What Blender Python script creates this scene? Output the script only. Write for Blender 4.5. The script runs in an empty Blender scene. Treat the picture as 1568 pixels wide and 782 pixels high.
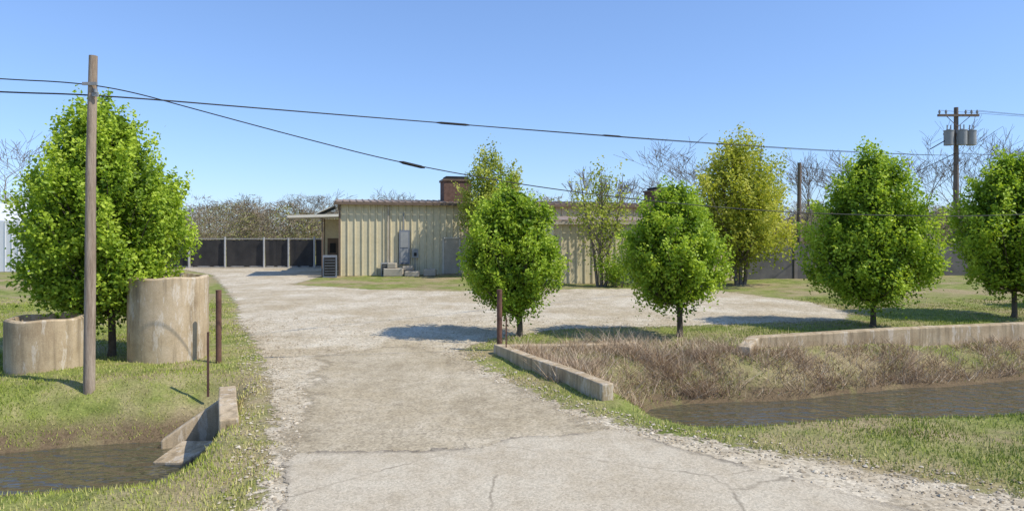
import bpy, math, random
import numpy as np
from mathutils import Vector
R=np.random.default_rng(7)
random.seed(5)
C14,S14=0.9701,0.2425
scene=bpy.context.scene
COL=scene.collection
# ------------------------------------------------------------ materials
def mk(name):
    m=bpy.data.materials.new(name); m.use_nodes=True
    nt=m.node_tree; b=nt.nodes['Principled BSDF']
    return m,nt,b
def noise(nt,scale,detail=6,rough=0.6,vec=None):
    n=nt.nodes.new('ShaderNodeTexNoise'); n.inputs['Scale'].default_value=scale
    n.inputs['Detail'].default_value=detail; n.inputs['Roughness'].default_value=rough
    if vec is not None: nt.links.new(vec,n.inputs['Vector'])
    return n
def ramp(nt,fac,stops):
    r=nt.nodes.new('ShaderNodeValToRGB'); e=r.color_ramp.elements
    while len(e)<len(stops): e.new(0.5)
    for el,(p,c) in zip(e,stops):
        el.position=p; el.color=(c[0],c[1],c[2],1) if not isinstance(c,(int,float)) else (c,c,c,1)
    nt.links.new(fac,r.inputs['Fac']); return r
def mix(nt,fac,a,b,mode='MIX'):
    m=nt.nodes.new('ShaderNodeMix'); m.data_type='RGBA'; m.blend_type=mode
    for k,val in ((0,fac),(6,a),(7,b)):
        if hasattr(val,'links'): nt.links.new(val,m.inputs[k])
        elif k==0: m.inputs[k].default_value=val
        else: m.inputs[k].default_value=(val[0],val[1],val[2],1)
    return m.outputs[2]
def math_(nt,op,a,b=0.0,clamp=False):
    m=nt.nodes.new('ShaderNodeMath'); m.operation=op; m.use_clamp=clamp
    for k,val in ((0,a),(1,b)):
        if hasattr(val,'links'): nt.links.new(val,m.inputs[k])
        else: m.inputs[k].default_value=val
    return m.outputs[0]
def bump(nt,b,h,strength=0.3,dist=0.02):
    n=nt.nodes.new('ShaderNodeBump'); n.inputs['Strength'].default_value=strength; n.inputs['Distance'].default_value=dist
    nt.links.new(h,n.inputs['Height']); nt.links.new(n.outputs[0],b.inputs['Normal'])
def objco(nt):
    t=nt.nodes.new('ShaderNodeTexCoord'); return t.outputs['Object']
def attr(nt,name):
    a=nt.nodes.new('ShaderNodeAttribute'); a.attribute_name=name; return a.outputs['Fac']
def simple(name,c1,c2,scale=3,rough=0.85,bs=0.2,metal=0,fine=60,spec=0.3,stretch=None,lo=0.72):
    m,nt,b=mk(name); co=objco(nt)
    if stretch:
        mp=nt.nodes.new('ShaderNodeMapping'); mp.inputs['Scale'].default_value=stretch
        nt.links.new(co,mp.inputs['Vector']); co=mp.outputs[0]
    n1=noise(nt,scale,4,vec=co); n2=noise(nt,fine,3,vec=co)
    r=ramp(nt,n1.outputs['Fac'],[(0.32,c1),(0.68,c2)])
    r2=ramp(nt,n2.outputs['Fac'],[(0.3,lo),(0.7,1.0)])
    c=mix(nt,1.0,r.outputs[0],r2.outputs[0],'MULTIPLY')
    nt.links.new(c,b.inputs['Base Color']); b.inputs['Roughness'].default_value=rough
    b.inputs['Metallic'].default_value=metal; b.inputs['Specular IOR Level'].default_value=spec
    if bs: bump(nt,b,n2.outputs['Fac'],bs,0.01)
    return m
def leafmat(name,dark,mid,light,trans=0.35,rough=0.5,spec=0.35):
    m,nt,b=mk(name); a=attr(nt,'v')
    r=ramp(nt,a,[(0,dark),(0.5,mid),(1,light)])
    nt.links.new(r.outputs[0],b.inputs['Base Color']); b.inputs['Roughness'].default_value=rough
    b.inputs['Specular IOR Level'].default_value=spec
    if trans>0:
        t=nt.nodes.new('ShaderNodeBsdfTranslucent'); 
        tc=mix(nt,1.0,r.outputs[0],(1.0,1.0,0.55),'MULTIPLY'); nt.links.new(tc,t.inputs[0])
        ms=nt.nodes.new('ShaderNodeMixShader'); ms.inputs[0].default_value=trans
        out=nt.nodes['Material Output']
        nt.links.new(b.outputs[0],ms.inputs[1]); nt.links.new(t.outputs[0],ms.inputs[2]); nt.links.new(ms.outputs[0],out.inputs[0])
    return m
# ------------------------------------------------------------ mesh builder
class MB:
    def __init__(s): s.v=[];s.a=[];s.f=[];s.n=0
    def add(s,verts,faces,mat=0,a=0.5,smooth=False):
        verts=np.asarray(verts,float).reshape(-1,3); faces=np.asarray(faces,int)
        s.v.append(verts); s.a.append(np.broadcast_to(np.asarray(a,float),(len(verts),)).copy())
        s.f.append((faces+s.n,mat,smooth)); s.n+=len(verts)
    def box(s,lo,hi,mat=0,a=0.5):
        x0,y0,z0=lo;x1,y1,z1=hi
        v=[(x0,y0,z0),(x1,y0,z0),(x1,y1,z0),(x0,y1,z0),(x0,y0,z1),(x1,y0,z1),(x1,y1,z1),(x0,y1,z1)]
        s.add(v,[(0,3,2,1),(4,5,6,7),(0,1,5,4),(1,2,6,5),(2,3,7,6),(3,0,4,7)],mat,a)
    def hexa(s,v8,mat=0,a=0.5):
        s.add(v8,[(0,3,2,1),(4,5,6,7),(0,1,5,4),(1,2,6,5),(2,3,7,6),(3,0,4,7)],mat,a)
    def tubes(s,segs,k=6,mat=0,a=0.5):
        S=np.array([(*p,*q,r0,r1) for p,q,r0,r1 in segs],float)
        P,Q,r0,r1=S[:,:3],S[:,3:6],S[:,6],S[:,7]
        d=Q-P; L=np.linalg.norm(d,axis=1,keepdims=True); d=d/np.maximum(L,1e-9)
        ref=np.where(np.abs(d[:,2:3])>0.9,np.array([[1.,0,0]]),np.array([[0,0,1.]]))
        A=np.cross(d,ref); A/=np.linalg.norm(A,axis=1,keepdims=True); B=np.cross(d,A)
        th=np.arange(k)/k*2*np.pi
        ring=A[:,None]*np.cos(th)[None,:,None]+B[:,None]*np.sin(th)[None,:,None]
        V=np.concatenate([P[:,None]+ring*r0[:,None,None],Q[:,None]+ring*r1[:,None,None]],1).reshape(-1,3)
        i=np.arange(k); j=(i+1)%k
        F=np.stack([i,i+k,j+k,j],1)
        F=(F[None]+(np.arange(len(S))*2*k)[:,None,None]).reshape(-1,4)
        s.add(V,F,mat,a,True)
    def cyl(s,c,r,h,k=32,mat=0,r2=None,cap=True,a=0.5):
        r2=r if r2 is None else r2
        th=np.arange(k)/k*2*np.pi
        V=[(c[0]+r*math.cos(t),c[1]+r*math.sin(t),c[2]) for t in th]+[(c[0]+r2*math.cos(t),c[1]+r2*math.sin(t),c[2]+h) for t in th]
        s.add(V,[(i,(i+1)%k,(i+1)%k+k,i+k) for i in range(k)],mat,a,True)
        if cap:
            V2=V[k:]+[(c[0],c[1],c[2]+h)]
            s.add(V2,[(i,(i+1)%k,k) for i in range(k)],mat,a)
            V3=V[:k]+[(c[0],c[1],c[2])]
            s.add(V3,[((i+1)%k,i,k) for i in range(k)],mat,a)
    def build(s,name,mats,parent=None):
        me=bpy.data.meshes.new(name)
        V=np.concatenate(s.v); A=np.concatenate(s.a)
        nf=sum(len(f) for f,_,_ in s.f)
        tot=np.concatenate([np.full(len(f),f.shape[1]) for f,_,_ in s.f])
        lv=np.concatenate([f.ravel() for f,_,_ in s.f])
        mi=np.concatenate([np.full(len(f),m) for f,m,_ in s.f])
        sm=np.concatenate([np.full(len(f),q) for f,_,q in s.f])
        me.vertices.add(len(V)); me.vertices.foreach_set('co',V.ravel())
        me.loops.add(len(lv)); me.loops.foreach_set('vertex_index',lv.astype(np.int32))
        me.polygons.add(nf)
        st=np.concatenate([[0],np.cumsum(tot)[:-1]]).astype(np.int32)
        me.polygons.foreach_set('loop_start',st)
        me.polygons.foreach_set('material_index',mi.astype(np.int32))
        me.polygons.foreach_set('use_smooth',sm.astype(bool))
        for m in (mats if isinstance(mats,(list,tuple)) else [mats]): me.materials.append(m)
        at=me.attributes.new('v','FLOAT','POINT'); at.data.foreach_set('value',A.astype(np.float32))
        me.update(calc_edges=True); me.validate()
        o=bpy.data.objects.new(name,me); COL.objects.link(o)
        if parent: o.parent=parent
        return o
def empty(name,loc=(0,0,0),rz=0):
    e=bpy.data.objects.new(name,None); COL.objects.link(e); e.location=loc; e.rotation_euler=(0,0,rz); e.empty_display_size=0.3
    return e
# ------------------------------------------------------------ terrain
def sst(a,b,x):
    t=np.clip((x-a)/(b-a),0,1); return t*t*(3-2*t)
def wob(x,y,s=1.0,ph=0.0):
    return (np.sin(x*s*1.3+ph+1.7*np.sin(y*s*0.9))+np.sin(y*s*1.7-ph*2+1.3*np.sin(x*s*1.1+2))+0.5*np.sin(x*s*3.1+y*s*2.3+ph)+0.5*np.sin(y*s*4.1-x*s*2.9))/3.0
def uv(x,y): return x*C14+y*S14, y*C14-x*S14
def sdpoly(x,y,poly):
    P=np.array(poly); d=np.full(x.shape,1e9); ins=np.zeros(x.shape,bool)
    n=len(P)
    for i in range(n):
        a=P[i];b=P[(i+1)%n]; e=b-a
        wx=x-a[0];wy=y-a[1]
        t=np.clip((wx*e[0]+wy*e[1])/(e@e),0,1)
        d=np.minimum(d,np.hypot(wx-e[0]*t,wy-e[1]*t))
        c=((a[1]>y)!=(b[1]>y))
        xi=(b[0]-a[0])*(y-a[1])/(b[1]-a[1]+1e-12)+a[0]
        ins^=(c&(x<xi))
    return np.where(ins,d,-d)
GRAVEL=[(-2.1,4.3),(-2.3,5.85),(-2.8,7.4),(-3.2,8.6),(-3.95,10.6),(-5.1,13.0),(-6.0,15.1),(-7.6,18),(-9.3,22),(-13,29.4),(-17.5,38),(-22,43.5),(-24,48),(-11,48),(-10.6,36),(-10.4,31),(-6,28.3),(-2.3,27.5),(1.9,28.5),(5,28.7),(8.8,27.6),(10.6,23.4),(10.4,20),(9.4,18.4),(5.2,17.5),(1.3,16.8),(-.3,15.4),(-1.0,13.9),(-.8,12.8),(.1,10.8),(.75,9.4),(1.7,8.3),(3.3,7.2),(5.1,6.0),(7,4.5)]
APRON=[(-2.0,4),(-2.05,5.85),(-2.55,7.35),(-1.4,7.4),(-.5,7.5),(.1,7.95),(.7,8.0),(1.3,8.3),(2.2,7.2),(3.6,5.85),(5,4)]
OLD=[(-2.0,5.5),(-2.55,7.3),(-2.95,8.8),(-3.3,10.4),(-3.9,13.2),(-2.4,14.6),(-1.5,13.6),(-.95,12.5),(.15,10.4),(.75,9.2),(1.35,8.2),(1.5,6.5)]
def sdstrip(x,y,v0,v1):
    u,v=uv(x,y); return np.minimum(v-v0,v1-v)
def sd_g(x,y): return np.maximum(sdpoly(x,y,GRAVEL),sdstrip(x,y,-4.2,4.75))
def sd_a(x,y): return np.maximum(sdpoly(x,y,APRON),sdstrip(x,y,-3.6,4.35))
def sd_o(x,y): return sdpoly(x,y,OLD)
WZ=-0.74
def height(x,y,sd=None):
    u,v=uv(x,y)
    if sd is None: sd=sd_g(x,y)
    c=9.38+0.22*wob(x,y*0,0.5)
    dv=v-c
    far=1-sst(0.85,3.0+0.3*wob(x,y,0.8),dv)
    near=1-sst(0.6,2.15+0.2*wob(x,y,0.8),-dv)
    prof=np.where(dv>0,far,near)
    cross=np.where(u<1,sst(1.45,2.3,-u),sst(3.75,5.8,u))
    z=-1.15*prof*cross
    amp=1-sst(-0.8,0.1,sd)
    z=z+amp*(0.045*wob(x,y,1.1)+0.022*wob(x,y,4.0,1.0))*(1-sst(40,80,np.abs(y)))
    return z
xs=np.concatenate([-np.geomspace(900,28,26)[:-1],np.arange(-28,28,0.16),np.geomspace(28,900,26)])
ys=np.concatenate([np.arange(-60,2,2.0),np.arange(2,21,0.13),np.arange(21,60,0.4),np.geomspace(60,1800,36)])
X,Y=np.meshgrid(xs,ys)
SG=sd_g(X,Y); Z=height(X,Y,SG)
nx,ny=len(xs),len(ys)
ii,jj=np.meshgrid(np.arange(nx-1),np.arange(ny-1))
Q=np.stack([jj*nx+ii,jj*nx+ii+1,(jj+1)*nx+ii+1,(jj+1)*nx+ii],-1).reshape(-1,4)
def sheet(name,off,sdv,mat):
    m=MB()
    if sdv is None:
        m.add(np.stack([X,Y,Z+off],-1).reshape(-1,3),Q,0,0,True)
    else:
        s=sdv.ravel(); keep=(s[Q].max(1)>-0.6)
        q=Q[keep]; used=np.unique(q); rem=np.zeros(X.size,int); rem[used]=np.arange(len(used))
        P=np.stack([X,Y,Z+off],-1).reshape(-1,3)[used]
        m.add(P,rem[q],0,s[used],True)
    return m.build(name,mat)
def ground_mat():
    m,nt,b=mk('grass_ground'); co=objco(nt)
    big=noise(nt,0.35,4,vec=co); med=noise(nt,1.8,5,0.65,vec=co); fine=noise(nt,28,4,0.7,vec=co)
    g=ramp(nt,med.outputs['Fac'],[(0.3,(0.15,0.19,0.04)),(0.52,(0.27,0.30,0.08)),(0.72,(0.42,0.36,0.17))])
    d=ramp(nt,med.outputs['Fac'],[(0.3,(0.36,0.28,0.15)),(0.7,(0.47,0.375,0.225))])
    f=ramp(nt,big.outputs['Fac'],[(0.45,0.0),(0.58,0.9)])
    c=mix(nt,f.outputs[0],g.outputs[0],d.outputs[0])
    sep=nt.nodes.new('ShaderNodeSeparateXYZ'); nt.links.new(co,sep.inputs[0])
    zz=math_(nt,'MULTIPLY',math_(nt,'ADD',sep.outputs[2],0.36),-4.5,True)
    zz=math_(nt,'MULTIPLY',zz,ramp(nt,med.outputs['Fac'],[(.35,.4),(.5,1.0)]).outputs[0],True)
    c=mix(nt,zz,c,(0.20,0.145,0.085))
    ff=ramp(nt,fine.outputs['Fac'],[(0.3,0.5),(0.7,1.1)])
    c=mix(nt,1.0,c,ff.outputs[0],'MULTIPLY')
    nt.links.new(c,b.inputs['Base Color']); b.inputs['Roughness'].default_value=0.95; b.inputs['Specular IOR Level'].default_value=0.1
    bump(nt,b,fine.outputs['Fac'],0.6,0.03)
    return m
def road_mat(name,cols,edge=0.35,escale=2.5,crack=0,agg=90,darkedge=0,aggc=(0.75,1.1),soft=40.0,dirt=0.0,cracklo=.48,vmix=.6):
    m,nt,b=mk(name); co=objco(nt)
    mp=nt.nodes.new('ShaderNodeMapping'); mp.inputs['Rotation'].default_value=(0,0,-.25); mp.inputs['Scale'].default_value=(1.5,.45,1); nt.links.new(co,mp.inputs[0])
    big=noise(nt,0.6,5,0.65,vec=co); med=noise(nt,3.5,5,0.75,vec=co); fi=noise(nt,agg,3,0.8,vec=co); rut=noise(nt,1.0,5,0.65,vec=mp.outputs[0])
    s=math_(nt,'ADD',math_(nt,'MULTIPLY',big.outputs['Fac'],0.4),math_(nt,'ADD',math_(nt,'MULTIPLY',med.outputs['Fac'],0.35),math_(nt,'MULTIPLY',rut.outputs['Fac'],0.25)))
    r=ramp(nt,s,[(0.40,cols[0]),(0.5,cols[1]),(0.60,cols[2])])
    a=ramp(nt,fi.outputs['Fac'],[(0.34,aggc[0]),(0.66,aggc[1])])
    c=mix(nt,1.0,r.outputs[0],a.outputs[0],'MULTIPLY')
    if dirt:
        dn=noise(nt,0.28,6,0.7,vec=co); dr=ramp(nt,dn.outputs['Fac'],[(0.45,0.0),(0.58,dirt)])
        c=mix(nt,dr.outputs[0],c,(0.39,0.31,0.19))
    vo=nt.nodes.new('ShaderNodeTexVoronoi'); vo.inputs['Scale'].default_value=agg*0.5; nt.links.new(co,vo.inputs['Vector'])
    vb=nt.nodes.new('ShaderNodeRGBToBW'); nt.links.new(vo.outputs['Color'],vb.inputs[0])
    vr=ramp(nt,vb.outputs[0],[(0.15,0.60),(0.5,1.0),(.85,1.30)])
    c=mix(nt,vmix,c,vr.outputs[0],'MULTIPLY')
    v=attr(nt,'v')
    en=noise(nt,escale,7,0.75,vec=co)
    e=math_(nt,'ADD',v,math_(nt,'MULTIPLY',math_(nt,'SUBTRACT',en.outputs['Fac'],0.5),edge*4))
    if crack:
        wv=noise(nt,2.0,4,0.6,vec=co)
        wc=mix(nt,0.22,co,wv.outputs['Color'])
        v2=nt.nodes.new('ShaderNodeTexVoronoi'); v2.feature='DISTANCE_TO_EDGE'; v2.inputs['Scale'].default_value=crack; nt.links.new(wc,v2.inputs['Vector'])
        cr=ramp(nt,v2.outputs['Distance'],[(0.0,0.0),(0.008,1.0)])
        mk2=ramp(nt,big.outputs['Fac'],[(cracklo,0.0),(cracklo+.12,0.65)])
        crf=math_(nt,'MULTIPLY',math_(nt,'SUBTRACT',1.0,cr.outputs[0]),mk2.outputs[0])
        c=mix(nt,crf,c,(0.17,0.14,0.10))
    if darkedge:
        de=ramp(nt,e,[(0.0,0.8),(darkedge,0.0)])
        dn=ramp(nt,noise(nt,1.3,3,vec=co).outputs['Fac'],[(0.43,0.1),(0.56,1.0)])
        c=mix(nt,math_(nt,'MULTIPLY',de.outputs[0],dn.outputs[0]),c,(0.12,0.10,0.08))
    nt.links.new(c,b.inputs['Base Color']); b.inputs['Roughness'].default_value=0.92; b.inputs['Specular IOR Level'].default_value=0.15
    bump(nt,b,fi.outputs['Fac'],0.4,0.010)
    al=math_(nt,'MULTIPLY',math_(nt,'ADD',e,0.01),soft,True)
    t=nt.nodes.new('ShaderNodeBsdfTransparent'); ms=nt.nodes.new('ShaderNodeMixShader')
    nt.links.new(al,ms.inputs[0]); nt.links.new(t.outputs[0],ms.inputs[1]); nt.links.new(b.outputs[0],ms.inputs[2])
    nt.links.new(ms.outputs[0],nt.nodes['Material Output'].inputs[0])
    return m
sheet('ground',0,None,ground_mat())
sheet('gravel_yard',0.005,SG,road_mat('pale_gravel',[(0.41,0.335,0.225),(0.57,0.49,0.36),(0.66,0.59,0.46)],0.36,3.0,0,60,soft=9,dirt=.6,vmix=.75))
sheet('old_asphalt_driveway',0.010,sd_o(X,Y),road_mat('old_asphalt',[(0.36,0.295,0.195),(0.465,0.39,0.27),(0.56,0.48,0.35)],0.45,1.5,1.3,70,soft=4,dirt=.4,cracklo=.42))
sheet('road',0.016,sd_a(X,Y),road_mat('road_asphalt',[(0.46,0.385,0.27),(0.53,0.455,0.335),(0.585,0.515,0.39)],0.13,2.6,0.5,100,0.10,cracklo=.44,vmix=.45))
# water
m,nt,b=mk('ditch_water'); co=objco(nt)
b.inputs['Base Color'].default_value=(0.085,0.075,0.045,1); b.inputs['Roughness'].default_value=0.02; b.inputs['IOR'].default_value=1.7
mp=nt.nodes.new('ShaderNodeMapping'); mp.inputs['Scale'].default_value=(1,1.9,1); mp.inputs['Rotation'].default_value=(0,0,-.3); nt.links.new(co,mp.inputs[0])
n=noise(nt,2.8,2,0.5,vec=mp.outputs[0]); bump(nt,b,n.outputs['Fac'],1.0,0.13)
wm=MB(); 
def UV(u,v,z): return (u*C14-v*S14,u*S14+v*C14,z)
wm.add([UV(-40,6.6,WZ),UV(50,6.6,WZ),UV(50,12.8,WZ),UV(-40,12.8,WZ)],[(0,1,2,3)])
wm.build('ditch_water',m)
# ------------------------------------------------------------ grass & dry weeds
def blades(name,x,y,h,w,lean,vcol,mat):
    n=len(x); z=height(x,y)
    th=R.uniform(0,2*np.pi,n); la=R.uniform(0,2*np.pi,n); l=lean*h*R.uniform(0,1,n)
    dx,dy=np.cos(th)*w/2,np.sin(th)*w/2
    zb=z-0.015
    V=np.stack([np.stack([x-dx,y-dy,zb],1),np.stack([x+dx,y+dy,zb],1),np.stack([x+np.cos(la)*l,y+np.sin(la)*l,z+h],1)],1).reshape(-1,3)
    m=MB(); m.add(V,np.arange(3*n).reshape(-1,3),0,np.repeat(vcol,3)); return m.build(name,mat)
N=440000
yy=R.uniform(0,1,N)**1.6*20+4.5; xx=R.uniform(-1.0,1.0,N)*(yy*0.85+3)
u,v=uv(xx,yy); sg=sd_g(xx,yy); zz=height(xx,yy,sg)
patch=wob(xx,yy,0.7,3)+0.5*wob(xx,yy,2.3)
dryreg=(u>3.3)&(v>9.9)&(v<12.2)
ok=(sg<-0.02+0.25*wob(xx,yy,5))&(zz>WZ+0.04)&(R.uniform(-0.8,0.9,N)<patch+0.25)&(~(dryreg&(R.uniform(0,1,N)<0.75)))&(v>4.6)
xx,yy,patch,sg=xx[ok],yy[ok],patch[ok],sg[ok]
hh=R.uniform(0.02,0.06,len(xx))*(1+0.4*np.clip(patch,0,1))
grassm=leafmat('grass_blades',(0.14,0.20,0.03),(0.32,0.37,0.065),(0.60,0.51,0.24),0.0,0.7,0.15)
vc=np.clip(0.52-0.28*patch+R.normal(0,0.18,len(xx))+0.28*sst(-0.9,0.1,sg),0,1)
blades('grass',xx,yy,hh,0.012+0.0006*yy,0.9,vc,grassm)
def reg(n,u0,u1,v0,v1):
    u=R.uniform(u0,u1,n); v=R.uniform(v0,v1,n); return u*C14-v*S14,u*S14+v*C14
x1,y1=reg(85000,3.3,26,10.25,12.15); x2,y2=reg(20000,3.3,7.8,11.2,13.5)
x=np.concatenate([x1,x2]); y=np.concatenate([y1,y2]); zt=height(x,y)
d=wob(x,y,1.6,2)+0.7*wob(x,y,4.2)+.4*wob(x,y,9)
k=(R.uniform(-1.0,0.6,len(x))<d)&(zt>WZ+0.06); x,y,d=x[k],y[k],d[k]
weedm=leafmat('dry_weeds',(0.24,0.155,0.09),(0.49,0.36,0.235),(0.74,0.61,0.44),0.0,0.8,0.1)
blades('dry_weeds',x,y,R.gamma(2.2,0.08,len(x)).clip(.04,.62)*(0.65+0.45*np.clip(d,0,1)),0.013,2.0,np.clip(R.normal(0.5,0.26,len(x)),0,1),weedm)
def rocks(name,x,y,s,mat,flat=0.6,lift=0.2):
    n=len(x); z=height(x,y)+0.01
    base=np.array([(1,0,0),(.3,.95,0),(-.8,.6,0),(-.8,-.6,0),(.3,-.95,0),(0.1,0,1),(0,0,-1)],float)
    V=base[None]*R.uniform(0.7,1.15,(n,7,1)); V[:,:,2]*=flat
    V[:,5,:2]+=R.uniform(-.4,.4,(n,2))
    a=R.uniform(0,6.28,n); ca,sa=np.cos(a)[:,None],np.sin(a)[:,None]
    vx=V[:,:,0]*ca-V[:,:,1]*sa; vy=V[:,:,0]*sa+V[:,:,1]*ca
    V=np.stack([vx,vy,V[:,:,2]],-1)*s[:,None,None]
    V+=np.stack([x,y,z+s*lift],-1)[:,None]
    F=np.array([(0,1,5),(1,2,5),(2,3,5),(3,4,5),(4,0,5),(1,0,6),(2,1,6),(3,2,6),(4,3,6),(0,4,6)])
    F=(F[None]+(np.arange(n)*7)[:,None,None]).reshape(-1,3)
    m=MB(); m.add(V.reshape(-1,3),F,0,np.repeat(R.uniform(0,1,n),7)); return m.build(name,mat)
n=110000; py=R.uniform(0,1,n)**1.3*15+4; px=R.uniform(-7.5,9,n)
g=sd_g(px,py); a=np.maximum(sd_a(px,py),sd_o(px,py)); 
k=(((g>-0.35)&(g<0.5)&(R.uniform(0,1,n)<0.40))|(R.uniform(0,1,n)<0.10)&(g>0))&(a<0.15); px,py=px[k],py[k]
pebm=leafmat('pebbles',(0.26,0.205,0.135),(0.45,0.375,0.27),(0.64,0.56,0.43),0.0,0.9,0.1)
rocks('gravel',px,py,R.gamma(2.0,0.0045,len(px))+0.005,pebm,lift=0.0)
stm=leafmat('stones',(0.16,0.13,0.10),(0.30,0.25,0.19),(0.52,0.46,0.38),0.0,0.9,0.1)
rx,ry=reg(34,5.0,9,10.0,10.8); rocks('bank_stones',rx,ry,R.uniform(0.02,0.09,34),stm,.5,-.1)
rx,ry=reg(16,-3.0,-1.9,10.2,11.3); rocks('rubble_stones',rx,ry,R.uniform(0.03,0.09,16),stm,.5,-.1)
# ------------------------------------------------------------ trees
barkm=simple('bark',(0.09,0.07,0.05),(0.17,0.135,0.10),8,0.95,0.6)
greybark=simple('grey_bark',(0.15,0.12,0.095),(0.25,0.21,0.17),8,0.95,0.4)
pearm=leafmat('pear_leaves',(0.10,0.18,0.016),(0.32,0.46,0.038),(0.58,0.70,0.085),0.42,0.45,0.3)
yelm=leafmat('spring_leaves',(0.22,0.27,0.03),(0.47,0.50,0.06),(0.66,0.64,0.13),0.42,0.55,0.2)
def leaves(mb,P,size,vv,upb=0.4,mat=1):
    n=len(P)
    nrm=R.normal(0,1,(n,3)); nrm[:,2]+=upb; nrm[:,0]+=upb*.4; nrm[:,1]-=upb*.3; nrm/=np.linalg.norm(nrm,axis=1,keepdims=True)
    t=R.normal(0,1,(n,3)); t=np.cross(nrm,t); t/=np.linalg.norm(t,axis=1,keepdims=True)
    bt=np.cross(nrm,t); s=size*R.uniform(0.65,1.25,(n,1))
    V=np.stack([P-t*s*0.5,P+bt*s*0.34+nrm*s*0.1,P+t*s*0.5,P-bt*s*0.34+nrm*s*0.1],1).reshape(-1,3)
    mb.add(V,np.arange(4*n).reshape(-1,4),mat,np.repeat(vv,4))
def grow(segs,tips,p,d,L,r,dep,spread=0.6,up=0.15,kids=3):
    n=3
    for i in range(n):
        d=(d+Vector((random.gauss(0,.11),random.gauss(0,.11),random.gauss(0,.06)+up*.3))).normalized()
        q=p+d*(L/n); r1=r*0.86
        segs.append((tuple(p),tuple(q),r,r1)); p,r=q,r1
        if dep>0 and i>0:
            for _ in range(kids if i==n-1 else max(1,kids-2)):
                a=Vector((random.gauss(0,1),random.gauss(0,1),random.gauss(0,.5)))
                a=(a-d*a.dot(d)).normalized()
                nd=(d*math.cos(spread)+a*math.sin(spread)*random.uniform(.6,1.3)+Vector((0,0,up))).normalized()
                grow(segs,tips,p,nd,L*random.uniform(.55,.8),r*0.62,dep-1,spread,up,kids)
        if dep<=1: tips.append(tuple(p))
def pear(name,x,y,z0,z1,rad,seed,nc=430,per=70,size=0.085,expo=0.66,pw=0.8,mats=None,sig=1.0,stems=1,qlo=0.42,lob=1.0,wr=1.0,core=True,dx=0.0):
    zg=float(height(np.array([x]),np.array([y]))[0])
    RR=np.random.default_rng(seed)
    mb=MB(); random.seed(seed)
    segs=[];H=z1-z0
    th=z0+H*0.12
    for sidx in range(stems):
        ox=(sidx-(stems-1)/2)*.35; tx=ox*2.2+dx
        segs.append(((x+ox*.4,y,zg-0.05),(x+.02+ox*.6,y,zg+0.15),0.10*wr,0.075*wr)); segs.append(((x+.02+ox*.6,y,zg+0.15),(x+ox,y,th),0.075*wr,0.062*wr))
        segs.append(((x+ox,y,th),(x+.05+tx,y,z0+H*.5),0.062*wr,0.04*wr)); segs.append(((x+.05+tx,y,z0+H*.5),(x+tx*1.3,y,z1-.4),0.04*wr,0.012))
    x=x+dx
    ph=RR.uniform(0,6.28,6)
    def rr(t,an):
        f=np.sin(np.pi*np.clip(t,0.001,.999)**expo)**pw
        return rad*f*(1+lob*(0.05*np.sin(2*an+ph[0]+3*t)+0.07*np.sin(3*an+ph[1]-7*t)+0.07*np.sin(5*an+9*t+ph[2])+0.05*np.sin(13*t+ph[3])))
    t=RR.uniform(0.0,1,nc*3); w=np.sin(np.pi*t**expo); kk=RR.uniform(0,1,len(t))<w**1.2+0.05; t=t[kk][:nc]
    n=len(t); an=RR.uniform(0,6.28,n); q=RR.uniform(0,1,n)**qlo
    q=np.where(RR.uniform(0,1,n)<0.09,q*1.09,q)
    r=rr(t,an)*q*0.94; cz=z0+t*H+RR.normal(0,.05,n)
    Cc=np.stack([x+r*np.cos(an),y+r*np.sin(an),cz],1)
    for i in range(0,n,2):
        b=np.array([x-dx*.6,y,max(z0+0.02,cz[i]-r[i]*1.3-0.25)]); mid=(b+Cc[i])/2+np.array([0,0,-.06])
        segs.append((tuple(b),tuple(mid),0.020*wr,0.013)); segs.append((tuple(mid),tuple(Cc[i]),0.013,0.004))
    mb.tubes(segs,5,0)
    cs=RR.uniform(0.06,0.12,n)*sig; cl=RR.uniform(.10,.19,n)*sig; cv=np.clip(RR.normal(0.5,0.17,n),0,1)
    D=np.stack([np.cos(an)*.55*q,np.sin(an)*.55*q,np.full(n,.85)],1)+RR.normal(0,.22,(n,3)); D/=np.linalg.norm(D,axis=1,keepdims=True)
    idx=RR.integers(0,n,n*per); m_=len(idx)
    along=RR.normal(0,1,m_).clip(-2,2.2); 
    off=RR.normal(0,1,(m_,3)).clip(-2,2)*(cs[idx]*(1-.25*np.clip(along,-1,2)))[:,None]+D[idx]*(along*cl[idx])[:,None]
    P=Cc[idx]+off
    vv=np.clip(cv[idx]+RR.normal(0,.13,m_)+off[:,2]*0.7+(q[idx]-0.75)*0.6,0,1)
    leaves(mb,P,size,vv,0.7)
    if core:
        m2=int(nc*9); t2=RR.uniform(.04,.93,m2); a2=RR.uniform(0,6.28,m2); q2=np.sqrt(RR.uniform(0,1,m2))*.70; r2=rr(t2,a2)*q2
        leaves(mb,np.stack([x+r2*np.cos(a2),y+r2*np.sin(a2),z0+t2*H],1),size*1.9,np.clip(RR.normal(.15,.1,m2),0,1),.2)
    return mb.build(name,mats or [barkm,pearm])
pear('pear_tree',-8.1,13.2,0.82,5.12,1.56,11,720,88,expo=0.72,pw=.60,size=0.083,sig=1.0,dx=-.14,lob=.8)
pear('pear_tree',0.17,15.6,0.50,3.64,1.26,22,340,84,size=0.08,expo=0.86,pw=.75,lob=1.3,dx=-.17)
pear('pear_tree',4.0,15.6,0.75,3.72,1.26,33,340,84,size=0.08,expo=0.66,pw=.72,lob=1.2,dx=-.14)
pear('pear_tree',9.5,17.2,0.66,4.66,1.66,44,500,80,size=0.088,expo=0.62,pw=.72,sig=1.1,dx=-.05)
pear('pear_tree',14.6,19.0,0.75,4.85,1.66,55,430,70,size=0.098,expo=0.68,pw=.70,sig=1.1)
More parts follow.
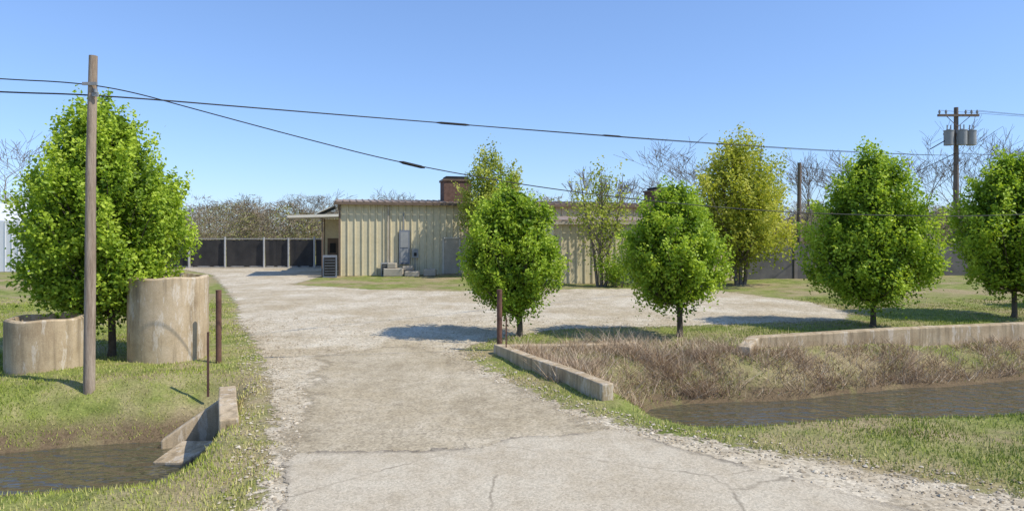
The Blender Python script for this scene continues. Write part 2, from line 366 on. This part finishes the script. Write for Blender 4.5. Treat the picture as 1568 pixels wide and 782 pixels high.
pear('pear_tree',20.5,20.8,0.75,4.8,1.8,61,260,50,size=0.13)
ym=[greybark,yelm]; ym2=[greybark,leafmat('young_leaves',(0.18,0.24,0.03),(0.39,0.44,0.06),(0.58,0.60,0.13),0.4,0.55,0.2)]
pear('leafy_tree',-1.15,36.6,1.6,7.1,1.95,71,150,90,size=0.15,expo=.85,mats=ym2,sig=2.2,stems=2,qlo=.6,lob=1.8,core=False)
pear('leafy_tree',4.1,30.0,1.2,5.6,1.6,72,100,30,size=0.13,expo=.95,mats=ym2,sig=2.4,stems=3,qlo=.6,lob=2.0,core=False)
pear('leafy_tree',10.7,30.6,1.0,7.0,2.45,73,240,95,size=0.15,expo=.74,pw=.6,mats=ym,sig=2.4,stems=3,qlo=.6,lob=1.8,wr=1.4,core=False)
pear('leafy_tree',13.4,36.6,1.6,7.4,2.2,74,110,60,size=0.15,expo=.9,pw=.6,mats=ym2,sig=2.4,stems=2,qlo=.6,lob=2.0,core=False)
def bare(name,x,y,H,wid,seed,stems=2,dep=4):
    random.seed(seed); segs=[];tips=[]
    for s in range(stems):
        a=random.uniform(0,6.28)
        grow(segs,tips,Vector((x,y,-0.05)),Vector((math.cos(a)*.25,math.sin(a)*.25,1)).normalized(),H*0.42,H*0.012,dep,0.5,0.12,3)
    T=np.array(tips); top=T[:,2].max(); sx=wid/(np.percentile(T[:,0],97)-np.percentile(T[:,0],3)); sz=H/top
    tr=lambda P:(x+(P[0]-x)*sx,y+(P[1]-y)*sx,P[2]*sz)
    mb=MB(); mb.tubes([(tr(p),tr(q),max(a,.012),max(b_,.010)) for p,q,a,b_ in segs],4,0)
    return mb.build(name,[greybark])
bare('bare_tree',-35.0,46,11.2,11,5,3)
bare('bare_tree',36.5,56,11.5,9,6)
bare('bare_tree',28.5,60,10.5,8,7)
bare('bare_tree',16,56,10.3,8,9)
bare('bare_tree',41,58,11,8,10)
bare('bare_tree',-13,80,8.0,6,12)
bare('bare_tree',-23,75,7.6,7,14)
bare('bare_tree',6.5,46,7.4,6,15)
bare('bare_tree',32.5,52,9.5,7,16)
mb=MB(); segs=[]
for i in range(26):
    cx,cy=4.6+random.gauss(0,.4),29.9+random.gauss(0,.25); hz=random.uniform(.3,1.5)
    segs.append(((cx,cy,0),(cx+random.gauss(0,.15),cy,hz),.012,.005))
    P=np.array([cx,cy,hz])+R.normal(0,.17,(100,3)); P[:,2]=np.maximum(P[:,2],.05); leaves(mb,P,.1,np.clip(R.normal(.5,.2,100),0,1))
mb.tubes(segs,4,0); mb.build('shrub',[barkm,pearm])
def woods(name,n,x0,x1,d0,d1,h0,h1,tw,lf,mats,green=.75):
    cx=R.uniform(x0,x1,n); cy=R.uniform(d0,d1,n); H=R.uniform(h0,h1,n)
    H*=1+.12*np.sin(cx*.13)+.08*np.sin(cx*.31+1)
    mb=MB(); segs=[((cx[i],cy[i],0),(cx[i]+R.normal(0,.3),cy[i],H[i]*.7),.07,.02) for i in range(n)]
    mb.tubes(segs,4,0,.1)
    idx=np.repeat(np.arange(n),tw); m=len(idx)
    t=R.uniform(0.03,1,m)**0.8; rad=H[idx]*0.5*np.sqrt(np.clip(1-(t-.4)**2*2.6,0.04,1)); an=R.uniform(0,6.28,m); q=np.sqrt(R.uniform(0,1,m))
    P=np.stack([cx[idx]+rad*q*np.cos(an),cy[idx]+rad*q*np.sin(an),t*H[idx]*.92],1)
    D=np.stack([np.cos(an)*.6,np.sin(an)*.6,np.full(m,.45)],1)+R.normal(0,.6,(m,3)); D/=np.linalg.norm(D,axis=1,keepdims=True)
    L=R.uniform(.25,.9,m)[:,None]; w=np.zeros((m,3)); w[:,0]=R.uniform(.02,.05,m)*D[:,2]; w[:,2]=-R.uniform(.02,.05,m)*D[:,0]
    V=np.stack([P-w,P+w,P+D*L],1).reshape(-1,3)
    mb.add(V,np.arange(3*m).reshape(-1,3),0,np.repeat(np.clip(R.normal(.45,.25,m),0,1),3))
    idx=np.repeat(np.arange(n),lf); gr=R.uniform(0,1,n)<green; tone=R.normal(.45,.2,n); idx=idx[gr[idx]]; m=len(idx)
    zt=R.uniform(0,1,m)**.9; rad=H[idx]*.42*np.sqrt(np.clip(1-(zt-.4)**2*2.6,0.04,1)); an=R.uniform(0,6.28,m); q=np.sqrt(R.uniform(0,1,m))
    P=np.stack([cx[idx]+rad*q*np.cos(an),cy[idx]+rad*q*np.sin(an),zt*H[idx]*.88],1)
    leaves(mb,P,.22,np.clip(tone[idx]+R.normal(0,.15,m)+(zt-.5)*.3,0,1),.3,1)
    return mb.build(name,mats)
twigm=leafmat('twigs',(0.14,0.105,0.07),(0.29,0.225,0.15),(0.42,0.35,0.25),0.0,.9,.05)
dleaf=leafmat('woodland_leaves',(0.13,0.13,0.045),(0.27,0.27,0.095),(0.40,0.38,0.15),0.0,.9,.03)
woods('distant_woods',300,-110,130,68,92,4.6,6.4,520,600,[twigm,dleaf],.65)
woods('background_brush',300,-160,190,96,140,6.2,8.8,400,360,[twigm,dleaf],.5)
# ------------------------------------------------------------ building
sidm=simple('tan_siding',(0.58,0.50,0.32),(0.66,0.575,0.38),0.8,0.5,0.0,0,6,0.4,lo=.86)
trimm=simple('brown_trim',(0.15,0.105,0.07),(0.20,0.14,0.10),3,0.6,0.05)
roofm=simple('rusty_roof',(0.27,0.19,0.13),(0.43,0.33,0.245),1.5,0.6,0.1)
dkm=simple('dark_opening',(0.02,0.02,0.02),(0.035,0.033,0.03),3,0.8,0)
greym=simple('grey_metal',(0.28,0.285,0.28),(0.37,0.37,0.36),3,0.5,0.05)
bluem=simple('grey_panel',(0.18,0.20,0.235),(0.24,0.26,0.295),3,0.5,0.05)
whm=simple('off_white_paint',(0.62,0.57,0.47),(0.72,0.67,0.57),2,0.6,0.05)
brickm=simple('brick',(0.12,0.07,0.05),(0.20,0.12,0.09),6,0.9,0.4)
conm=simple('concrete_light',(0.40,0.345,0.265),(0.53,0.46,0.36),2,0.9,0.3)
B=empty('metal_building',(-9.8,37,0),math.atan2(S14,C14))
def siding(mb,x0,x1,y,h,step=0.40):
    n=int((x1-x0)/step)
    for i in range(n+1):
        xx=x0+i*step
        if xx+.12>x1: break
        yo=y-0.07
        v=[(xx,y,0),(xx+.12,y,0),(xx+.085,yo,0),(xx+.035,yo,0)]
        V=[(a,b_,0) for a,b_,_ in v]+[(a,b_,h) for a,b_,_ in v]
        mb.add(V,[(0,4,7,3),(3,7,6,2),(2,6,5,1)],0)
w=MB(); LM,DM,HM=19.2,12.0,4.15
w.box((0,0,0),(LM,DM,HM)); siding(w,0.02,LM,0-0.001,HM-.02)
w.box((9.96,-8.4,0),(20.36,-0.003,3.0)); siding(w,9.98,20.34,-8.401,2.98)
for i in range(20):
    yy0=-8.35+i*.42
    for X0,s in ((9.96,-1),(20.36,1)):
        w.add([(X0,yy0,0),(X0+s*.04,yy0+.025,0),(X0+s*.04,yy0+.065,0),(X0,yy0+.09,0),(X0,yy0,2.98),(X0+s*.04,yy0+.025,2.98),(X0+s*.04,yy0+.065,2.98),(X0,yy0+.09,2.98)],[(0,1,5,4),(1,2,6,5),(2,3,7,6)])
w.box((-1.0,4.0,0),(-0.003,DM-1,3.3))
w.build('walls',[sidm],B)
r=MB()
r.hexa([(-.25,-.3,HM+.01),(LM+.25,-.3,HM+.01),(LM+.25,6,HM+.42),(-.25,6,HM+.42),(-.25,-.3,HM+.07),(LM+.25,-.3,HM+.07),(LM+.25,6,HM+.48),(-.25,6,HM+.48)])
r.hexa([(-.25,6,HM+.42),(LM+.25,6,HM+.42),(LM+.25,12.3,HM+.01),(-.25,12.3,HM+.01),(-.25,6,HM+.48),(LM+.25,6,HM+.48),(LM+.25,12.3,HM+.07),(-.25,12.3,HM+.07)])
for i in range(50):
    a=-.2+i*.39
    r.hexa([(a,-.32,HM+.071),(a+.07,-.32,HM+.071),(a+.07,6,HM+.481),(a,6,HM+.481),(a,-.32,HM+.115),(a+.07,-.32,HM+.115),(a+.07,6,HM+.525),(a,6,HM+.525)])
r.hexa([(9.8,-8.65,3.01),(20.5,-8.65,3.01),(20.5,-.01,3.4),(9.8,-.01,3.4),(9.8,-8.65,3.08),(20.5,-8.65,3.08),(20.5,-.01,3.47),(9.8,-.01,3.47)])
r.build('roof',[roofm],B)
t=MB()
t.box((-.27,-.44,HM-.12),(LM+.27,-.322,HM+.03),0)
t.box((-.02,-.085,0),(.09,-.072,HM-.12),0)
t.box((-.02,-.07,0),(-.004,.1,HM-.12),0)
t.box((9.82,-8.75,2.86),(20.5,-8.66,3.0),1)
t.box((2.7,-.16,.3),(2.79,-.075,HM-.14),1)
t.build('gutter_and_trim',[trimm,conm],B)
c=MB()
c.hexa([(-2.75,-.4,3.28),(-.02,-.4,3.36),(-.02,3.9,3.36),(-2.75,3.9,3.28),(-2.75,-.4,3.42),(-.02,-.4,3.50),(-.02,3.9,3.50),(-2.75,3.9,3.42)],0)
c.hexa([(-1.2,-.3,3.52),(-.26,-.3,3.95),(-.26,5,3.95),(-1.2,5,3.52),(-1.2,-.3,3.56),(-.26,-.3,4.0),(-.26,5,4.0),(-1.2,5,3.56)],0)
c.box((-.95,0,0),(-.88,.07,3.3),1); c.box((-.95,3.6,0),(-.88,3.67,3.3),1)
c.build('canopy',[whm,trimm],B)
d_=MB()
d_.box((5.95,-.11,.05),(6.85,-.076,2.1),0); d_.box((5.87,-.13,0),(5.945,-.076,2.18),1);d_.box((6.855,-.13,0),(6.93,-.076,2.18),1);d_.box((5.87,-.13,2.105),(6.93,-.076,2.18),1)
d_.box((6.70,-.15,1.0),(6.76,-.111,1.1),2)
d_.build('door',[conm,whm,dkm],B)
d2=MB(); d2.box((-.75,3.95,.1),(-.1,3.99,2.1),0); d2.box((-.6,3.93,1.2),(-.25,3.949,1.8),1); d2.build('porch_door',[trimm,dkm],B)
p=MB(); p.box((3.35,-.20,.65),(3.95,-.075,2.6),0); p.box((3.42,-.22,1.6),(3.87,-.201,2.5),1); p.box((3.42,-.22,.75),(3.87,-.201,1.5),1); p.tubes([((3.6,-.12,2.6),(3.6,-.12,3.6),.03,.03)],8,1); p.build('electrical_panel',[bluem,greym],B)
p=MB(); p.box((4.1,-.17,1.0),(4.45,-.075,1.5),0); p.box((4.2,-.2,1.1),(4.35,-.171,1.3),1); p.tubes([((4.27,-.12,0),(4.27,-.12,1.0),.025,.025)],8,0); p.build('meter_box',[greym,dkm],B)
p=MB(); p.box((2.3,-.7,0),(3.0,-.16,.75),0); p.box((2.36,-.73,.08),(2.94,-.701,.68),1)
for i in range(5): p.box((2.38,-.75,.13+i*.11),(2.92,-.731,.155+i*.11),0)
p.build('heat_pump',[greym,dkm],B)
p=MB(); p.box((-.85,-1.0,.0),(-.1,-.35,1.2),0); p.box((-.78,-1.03,.1),(-.17,-1.001,1.1),1)
for i in range(6): p.box((-.75,-1.06,.18+i*.15),(-.2,-1.031,.20+i*.15),0)
p.build('air_conditioner',[bluem,dkm],B)
def chimney(x,y,w,z0,h):
    m=MB(); m.box((x,y,z0),(x+w,y+w,z0+h),0); m.box((x-.07,y-.07,z0+h),(x+w+.07,y+w+.07,z0+h+.12),1); m.box((x+.15,y+.15,z0+h+.12),(x+w-.15,y+w-.15,z0+h+.3),2)
    m.build('chimney',[brickm,trimm,dkm],B)
chimney(6.15,1.2,1.7,HM,1.45); chimney(20.0,1.0,1.6,HM-.9,1.9)
bl=MB()
for (a,b_,c_,s1,s2,s3) in [(-7.2,36.5,0,1.1,.6,.45),(-6.0,36.4,0,.8,.5,.3),(-7.0,36.6,.452,.5,.4,.3),(-5.0,36.8,0,.7,.5,.4),(-6.2,36.9,.31,.6,.4,.25)]:
    bl.box((a,b_,c_),(a+s1,b_+s2,c_+s3),0)
o=bl.build('concrete_blocks',[conm]); o.modifiers.new('b','BEVEL').width=0.04
# ------------------------------------------------------------ fences
blackm=simple('black_screen',(0.035,0.032,0.030),(0.06,0.055,0.05),1.2,0.8,0.3)
galv=simple('galvanized',(0.46,0.45,0.43),(0.58,0.57,0.55),5,0.45,0.05,0.3)
F=empty('screened_chain_link_fence',(-29.1,45.4,0),0.0)
f=MB(); 
seg=[0,2.3,4.6,6.7,9.2,11.9,13.6,15.4,18.9]
for i in range(len(seg)-1):
    n=10; a,b_=seg[i]+.06,seg[i+1]-.06
    pts=[(a+(b_-a)*k/n) for k in range(n+1)]
    V=[(q,0.03*math.sin(k*1.3+i),.06) for k,q in enumerate(pts)]+[(q,0.05*math.sin(k*1.9+i),1.94+0.02*math.sin(k*.9+i*2)) for k,q in enumerate(pts)]
    f.add(V,[(k,k+1,k+n+2,k+n+1) for k in range(n)],0,.5,True)
f.build('screen',[blackm],F)
f=MB()
for q in seg: f.cyl((q,-.12,0),.065,2.12+.04*math.sin(q*5),10)
f.tubes([((0,0,2.02),(18.9,0,2.02),.022,.022),((0,0,.1),(18.9,0,.1),.02,.02)],8)
f.build('posts_and_rails',[galv],F)
wallm=simple('dark_block_wall',(0.085,0.082,0.08),(0.14,0.132,0.125),1.5,0.9,0.3)
W=empty('precast_wall',(12.2,34.2,0),math.atan2(S14,C14))
f=MB()
for i in range(14): f.box((i*3.0+.13,-.05,0),(i*3.0+2.97,.05,1.83+.02*math.sin(i*3)),0)
f.build('panels',[wallm],W); f=MB()
for i in range(15): f.box((i*3.0-.1,-.12,0),(i*3.0+.1,.12,1.9),0)
f.build('posts',[simple('wall_posts',(0.13,0.12,0.11),(0.19,0.17,0.15),3,.9,.2)],W)
G=MB(); G.box((-50,41,0),(-30.2,50,3.2),0)
G.add([(-50,41,3.201),(-30.2,41,3.201),(-30.2,45.5,4.5),(-50,45.5,4.5),(-30.2,50,3.201),(-50,50,3.201)],[(0,1,2,3),(3,2,4,5)],1)
G.add([(-30.2,41,3.2),(-30.2,50,3.2),(-30.2,45.5,4.49)],[(0,1,2)],0)
for i in range(46): G.box((-49.9+i*.42,40.97,.02),(-49.84+i*.42,40.999,3.15),0)
G.box((-34,40.94,0),(-33,40.968,2.1),2)
G.build('white_metal_shed',[simple('white_siding',(.76,.76,.76),(.82,.82,.82),2,.5,.05,lo=.9),simple('white_roof',(.76,.76,.78),(.82,.82,.82),2,.5,.05,lo=.9),greym])
# ------------------------------------------------------------ concrete pieces
tcm,nt,b=mk('weathered_concrete'); co=objco(nt)
n1=noise(nt,1.6,6,.7,vec=co); n2=noise(nt,50,3,vec=co)
mp=nt.nodes.new('ShaderNodeMapping'); mp.inputs['Scale'].default_value=(5,5,.35); nt.links.new(co,mp.inputs[0]); n3=noise(nt,1.5,5,.6,vec=mp.outputs[0])
r=ramp(nt,n1.outputs['Fac'],[(.3,(.37,.27,.16)),(.5,(.51,.395,.25)),(.7,(.59,.475,.33))])
st=ramp(nt,n3.outputs['Fac'],[(.36,.55),(.52,1.0)]); c=mix(nt,.8,r.outputs[0],st.outputs[0],'MULTIPLY')
fr=ramp(nt,n2.outputs['Fac'],[(.3,.82),(.7,1.05)]); c=mix(nt,1,c,fr.outputs[0],'MULTIPLY')
mp2=nt.nodes.new('ShaderNodeMapping'); mp2.inputs['Scale'].default_value=(2.2,2.2,.5); mp2.inputs['Rotation'].default_value=(.3,.5,0); nt.links.new(co,mp2.inputs[0])
n4=noise(nt,2.2,6,.75,vec=mp2.outputs[0]); lr=ramp(nt,n4.outputs['Fac'],[(.55,0),(.60,.5),(.66,.08)]); c=mix(nt,lr.outputs[0],c,(.72,.66,.56))
nt.links.new(c,b.inputs['Base Color']); b.inputs['Roughness'].default_value=.92; b.inputs['Specular IOR Level'].default_value=.2; bump(nt,b,n2.outputs['Fac'],.35,.01)
def pipe(name,x,y,R0,h,th,lid=False):
    m=MB(); k=48; z=-.08
    prof=[(R0,z),(R0*1.0,h*.5),(R0*.995,h-.03),(R0-.03,h),(R0-th,h)]+([(R0-th-.02,h-.12),(0.01,h-.10)] if lid else [(R0-th,.25),(0.01,.25)])
    V=[(x+r_*math.cos(a)*(1+.006*math.sin(3*a+zz_*4)),y+r_*math.sin(a),zz_+ .012*math.sin(5*a)*(zz_>h-.1)) for r_,zz_ in prof for a in np.arange(k)/k*2*np.pi]
    Fc=[(i*k+j,i*k+(j+1)%k,(i+1)*k+(j+1)%k,(i+1)*k+j) for i in range(len(prof)-1) for j in range(k)]
    m.add(V,Fc,0,.5,True); o=m.build(name,[tcm])
    md=o.modifiers.new('e','EDGE_SPLIT'); md.split_angle=.6
    return o
pipe('concrete_pipe_planter',-8.62,12.1,.64,.93,.09)
pipe('concrete_pipe',-6.88,13.1,.73,1.62,.1,True)
def strip(mb,pts,th,zt,zb,mat=0):
    P=[Vector(p) for p in pts]; n=len(P); off=[]
    for i in range(n):
        d1=(P[i]-P[i-1]).normalized() if i>0 else (P[1]-P[0]).normalized()
        d2=(P[i+1]-P[i]).normalized() if i<n-1 else d1
        t=(d1+d2).normalized(); nn=Vector((-t.y,t.x)); off.append(nn*(th/2/max(.4,nn.dot(Vector((-d1.y,d1.x))))))
    V=[];
    for i in range(n):
        a=P[i]+off[i];b_=P[i]-off[i]
        V+=[(a.x,a.y,zb),(b_.x,b_.y,zb),(b_.x,b_.y,zt[i]),(a.x,a.y,zt[i])]
    F=[]
    for i in range(n-1):
        for j in range(4): F.append((i*4+j,i*4+(j+1)%4,(i+1)*4+(j+1)%4,(i+1)*4+j))
    F.append((3,2,1,0)); k=(n-1)*4; F.append((k,k+1,k+2,k+3))
    mb.add(V,F,mat)
def bev(o,w_=.02):
    bv=o.modifiers.new('b','BEVEL'); bv.width=w_; bv.segments=2
m=MB(); strip(m,[(2.7,14.25),(1.0,13.85),(-.25,13.35),(.3,12.1),(.95,10.8),(1.42,9.65)],.2,[.10,.12,.2,.22,.24,.26],-1.2)
bev(m.build('culvert_wall',[tcm]))
m=MB(); pts=[UV(7.9,11.9,0)[:2],UV(8.5,12.45,0)[:2],UV(12,12.35,0)[:2],UV(30,12.1,0)[:2]]
strip(m,pts,.26,[.14,.24,.31,.34],-.9); bev(m.build('retaining_wall',[tcm]),.025)
m=MB(); strip(m,[(-4.40,10.1),(-4.05,9.3),(-3.66,8.45)],.24,[.12,.12,.08],-1.2)
bev(m.build('culvert_headwall',[tcm]))
m=MB()
m.hexa([(-4.44,10.12,-1.2),(-5.25,9.75,-1.2),(-5.3,9.95,-1.2),(-4.42,10.32,-1.2),(-4.44,10.12,-.02),(-5.25,9.75,-.62),(-5.3,9.95,-.62),(-4.42,10.32,-.02)])
m.hexa([(-3.55,8.4,-1.0),(-3.2,8.2,-.6),(-3.0,8.55,-.6),(-3.4,9.2,-1.0),(-3.52,8.3,-.2),(-3.32,8.1,-.2),(-3.1,8.7,-.04),(-3.45,9.3,-.03)])
m.hexa([(-5.0,9.2,-1.1),(-4.5,9.0,-1.1),(-4.3,9.6,-1.1),(-4.9,9.8,-1.1),(-5.05,9.15,-.72),(-4.5,8.95,-.66),(-4.3,9.6,-.55),(-4.95,9.8,-.62)])
bev(m.build('culvert_wingwall',[tcm]),.03)
# ------------------------------------------------------------ posts
rust=simple('rusty_steel',(0.12,0.06,0.042),(0.22,0.115,0.08),6,.85,.3)
def post(name,x,y,h,r_,mat=rust):
    m=MB(); z=-.1; m.cyl((x,y,z),r_,h+.1,14); m.cyl((x,y,h+.001),r_*1.06,.02,14)
    return m.build(name,[mat])
post('steel_bollard_post',-.26,13.6,1.28,.055); post('steel_bollard_post',-5.66,12.6,1.36,.052)
m=MB(); m.box((-5.0,10.7,-.2),(-4.965,10.712,.86)); m.box((-4.988,10.713,-.2),(-4.976,10.735,.86)); m.build('fence_stake',[rust])
m=MB(); m.box((-.13,13.0,-.2),(-.10,13.012,.8)); m.build('fence_stake',[rust])
# ------------------------------------------------------------ poles & wires
woodm=simple('weathered_wood',(0.26,0.19,0.135),(0.50,0.40,0.30),3,.9,.4,0,20,.2,(6,6,.5),lo=.6)
dkwood=simple('dark_wood',(0.15,0.115,0.09),(0.26,0.20,0.16),3,.9,.4,0,20,.2,(6,6,.5))
P1=empty('utility_pole',(-6.93,10.7,0))
m=MB(); m.tubes([((0,0,-.3),(.02,0,1.8),.088,.082),((.02,0,1.8),(.03,0,3.6),.082,.074),((.03,0,3.6),(.07,0,5.38),.074,.064)],16)
m.add([(.07+.064*math.cos(a),.064*math.sin(a),5.379) for a in np.arange(16)/16*2*np.pi],[tuple(range(16))]); m.build('pole_shaft',[woodm],P1)
m=MB(); m.box((.10,-.09,4.70),(.2,-.06,4.76)); m.box((-.05,-.1,4.88),(.19,-.075,4.93)); m.cyl((.16,-.08,4.76),.03,.06,10); m.build('bracket',[greym],P1)
P2=empty('utility_pole',(27.2,40,0))
m=MB(); m.tubes([((0,0,-.3),(0,0,5),.17,.15),((0,0,5),(0,0,10.1),.15,.12)],14); m.cyl((0,0,10.09),.12,.02,14); m.build('pole_shaft',[dkwood],P2)
m=MB(); m.box((-1.25,-.26,9.52),(1.25,-.14,9.66),0)
m.tubes([((-.7,-.2,9.52),(0,-.13,8.9),.02,.02),((.7,-.2,9.52),(0,-.13,8.9),.02,.02)],6)
m.box((-.9,-.25,8.4),(.9,-.15,8.5),0); m.build('crossarm',[dkwood],P2)
m=MB()
for q in (-1.15,-.75,.45,.8,1.15): 
    m.cyl((q,-.2,9.66),.04,.1,10); m.cyl((q,-.2,9.76),.075,.06,10); m.cyl((q,-.2,9.82),.045,.1,10)
m.build('insulators',[greym],P2)
m=MB()
for q,yo in ((-.68,-.35),(0,-.52),(.68,-.35)):
    m.cyl((q,yo,7.75),.27,.85,20); m.cyl((q,yo,8.6),.29,.05,20); m.cyl((q,yo,8.65),.12,.06,12)
    m.cyl((q-.1,yo,8.7),.035,.28,8); m.cyl((q+.12,yo,8.7),.035,.28,8)
m.build('transformers',[greym],P2)
m=MB(); m.tubes([((-1.9,-.5,7.5),(-.6,-.3,8.2),.03,.03),((-3.2,-1.0,6.0),(-.1,-.1,7.3),.02,.02)],6); m.build('service_drops',[dkm],P2)
P3=empty('utility_pole',(15.8,36.0,0)); m=MB(); m.tubes([((0,0,-.2),(0.05,0,6.3),.13,.1)],12); m.cyl((.05,0,6.29),.1,.02,12); m.build('pole_shaft',[dkwood],P3)
P4=empty('utility_pole',(31,20.2,0)); m=MB(); m.tubes([((0,0,-.2),(0,0,6.3),.12,.1)],12); m.cyl((0,0,6.29),.1,.02,12); m.build('pole_shaft',[woodm],P4)
wirem=simple('wire_black',(.03,.03,.03),(.045,.045,.045),3,.6,0)
def wire(name,pts,r_):
    cu=bpy.data.curves.new(name,'CURVE'); cu.dimensions='3D'; sp=cu.splines.new('NURBS'); sp.points.add(len(pts)-1)
    for i,p_ in enumerate(pts): sp.points[i].co=(*p_,1)
    sp.use_endpoint_u=True; sp.order_u=3; sp.resolution_u=10; cu.bevel_depth=r_; cu.bevel_resolution=1
    cu.materials.append(wirem); o=bpy.data.objects.new(name,cu); COL.objects.link(o)
    return o
wire('overhead_wire',[(-25,6.2,5.5),(-14,8.9,5.05),(-8.13,10.37,4.92),(-7.2,10.6,4.93),(-6.42,10.8,4.85),(-5.35,11.06,4.57),(-3.82,11.44,4.18),(-1.95,11.91,3.73),(0.83,12.6,3.30),(4.25,13.46,2.99),(7.35,14.24,2.86),(12.09,15.42,2.86),(20,17.4,3.4),(31,20.1,5.6)],.010)
A=np.array((-6.86,10.65,4.74)); E=np.array((27.2,39.9,7.15))
def par(k,s=.17,o=0): 
    p_=A+(E-A)*k; p_[2]-=4*s*k*(1-k)+o; return tuple(p_)
wire('overhead_wire',[(-25,6.2,5.0),(-14,8.9,4.75),(-8.13,10.37,4.71)]+[par(k) for k in np.linspace(0,1,16)],.013)
wire('overhead_wire',[par(k,.17,.035*math.sin(math.pi*(k-.13)/.87)) for k in np.linspace(.13,1,12)],.008)
for z_,q in ((9.9,-1.15),(9.9,.45),(9.9,1.15)):
    wire('power_line',[(27.2+q,39.8,z_),(40,42.6,9.4),(62,48,10.2)],.010)
wire('power_line',[(27.3,39.9,7.3),(45,44,6.9),(62,48,7.6)],.014)
wire('service_wire',[(27.1,39.9,6.6),(21,38,5.6),(15.85,36.0,6.1)],.014)
m=MB()
def sleeve(p_,q_,r_=.028):
    p_=np.array(p_);q_=np.array(q_); l=q_-p_
    m.tubes([(p_,p_+l*.15,.012,r_),(p_+l*.15,p_+l*.85,r_,r_),(p_+l*.85,q_,r_,.012)],8)
sleeve(par(.150),par(.172),.028); sleeve(par(.277),par(.297),.028); sleeve((-2.05,11.885,3.775),(-1.60,12.0,3.675),.028)
m.build('cable_splices',[dkm])
m=MB(); 
for (u_,v_,s_,mi) in ((6.9,10.5,.14,0),(7.05,10.42,.07,1),(7.3,10.5,.06,0),(10.6,10.8,.09,0),(6.2,10.6,.05,0),(9.1,10.7,.05,0)):
    x_,y_,_=UV(u_,v_,0); z_=float(height(np.array([x_]),np.array([y_]))[0])+(.06 if mi else .03)
    V=[(x_+s_*math.cos(a)*random.uniform(.5,1.2),y_+s_*math.sin(a)*random.uniform(.5,1.2),z_+random.uniform(-.03,.05)) for a in np.arange(7)/7*6.28]+[(x_,y_,z_+.07)]
    m.add(V,[(i,(i+1)%7,7) for i in range(7)],mi)
m.build('litter',[whm,simple('red_plastic',(.35,.03,.02),(.45,.05,.03),5,.5,0)])
# ------------------------------------------------------------ light
el=math.radians(50); sh=Vector((-.94,.34,0)).normalized()
S=Vector((-sh.x*math.cos(el),-sh.y*math.cos(el),math.sin(el)))
L=bpy.data.lights.new('sun','SUN'); L.energy=4.6; L.angle=math.radians(.53); L.color=(1,.94,.83)
lo=bpy.data.objects.new('sun',L); COL.objects.link(lo); lo.rotation_euler=(-S).to_track_quat('-Z','Y').to_euler(); lo.location=(20,-10,30)
w=bpy.data.worlds.new('World'); scene.world=w; w.use_nodes=True; nt=w.node_tree
bg=nt.nodes['Background']; sk=nt.nodes.new('ShaderNodeTexSky'); sk.sky_type='NISHITA'; sk.sun_disc=False
sk.sun_elevation=el; sk.sun_rotation=math.atan2(S.x,S.y); sk.air_density=1.0; sk.dust_density=0.2; sk.ozone_density=3.0
c=mix(nt,1.0,sk.outputs[0],(.19,.19,.19),'MULTIPLY')
g=nt.nodes.new('ShaderNodeGamma'); g.inputs[1].default_value=.7; nt.links.new(c,g.inputs[0])
c=mix(nt,1.0,g.outputs[0],(.59*6.67,.74*6.67,1.01*6.67),'MULTIPLY')
nt.links.new(c,bg.inputs[0]); bg.inputs[1].default_value=.15
# ------------------------------------------------------------ camera
cam=bpy.data.cameras.new('camera'); co_=bpy.data.objects.new('camera',cam); COL.objects.link(co_)
co_.location=(0,0,2.5); co_.rotation_euler=(math.radians(90),0,0)
cam.sensor_width=36; cam.lens=22.96; cam.shift_y=-0.023; cam.clip_end=4000; cam.clip_start=.05
scene.camera=co_
scene.view_settings.view_transform='Standard'; scene.view_settings.look='None'; scene.view_settings.exposure=0
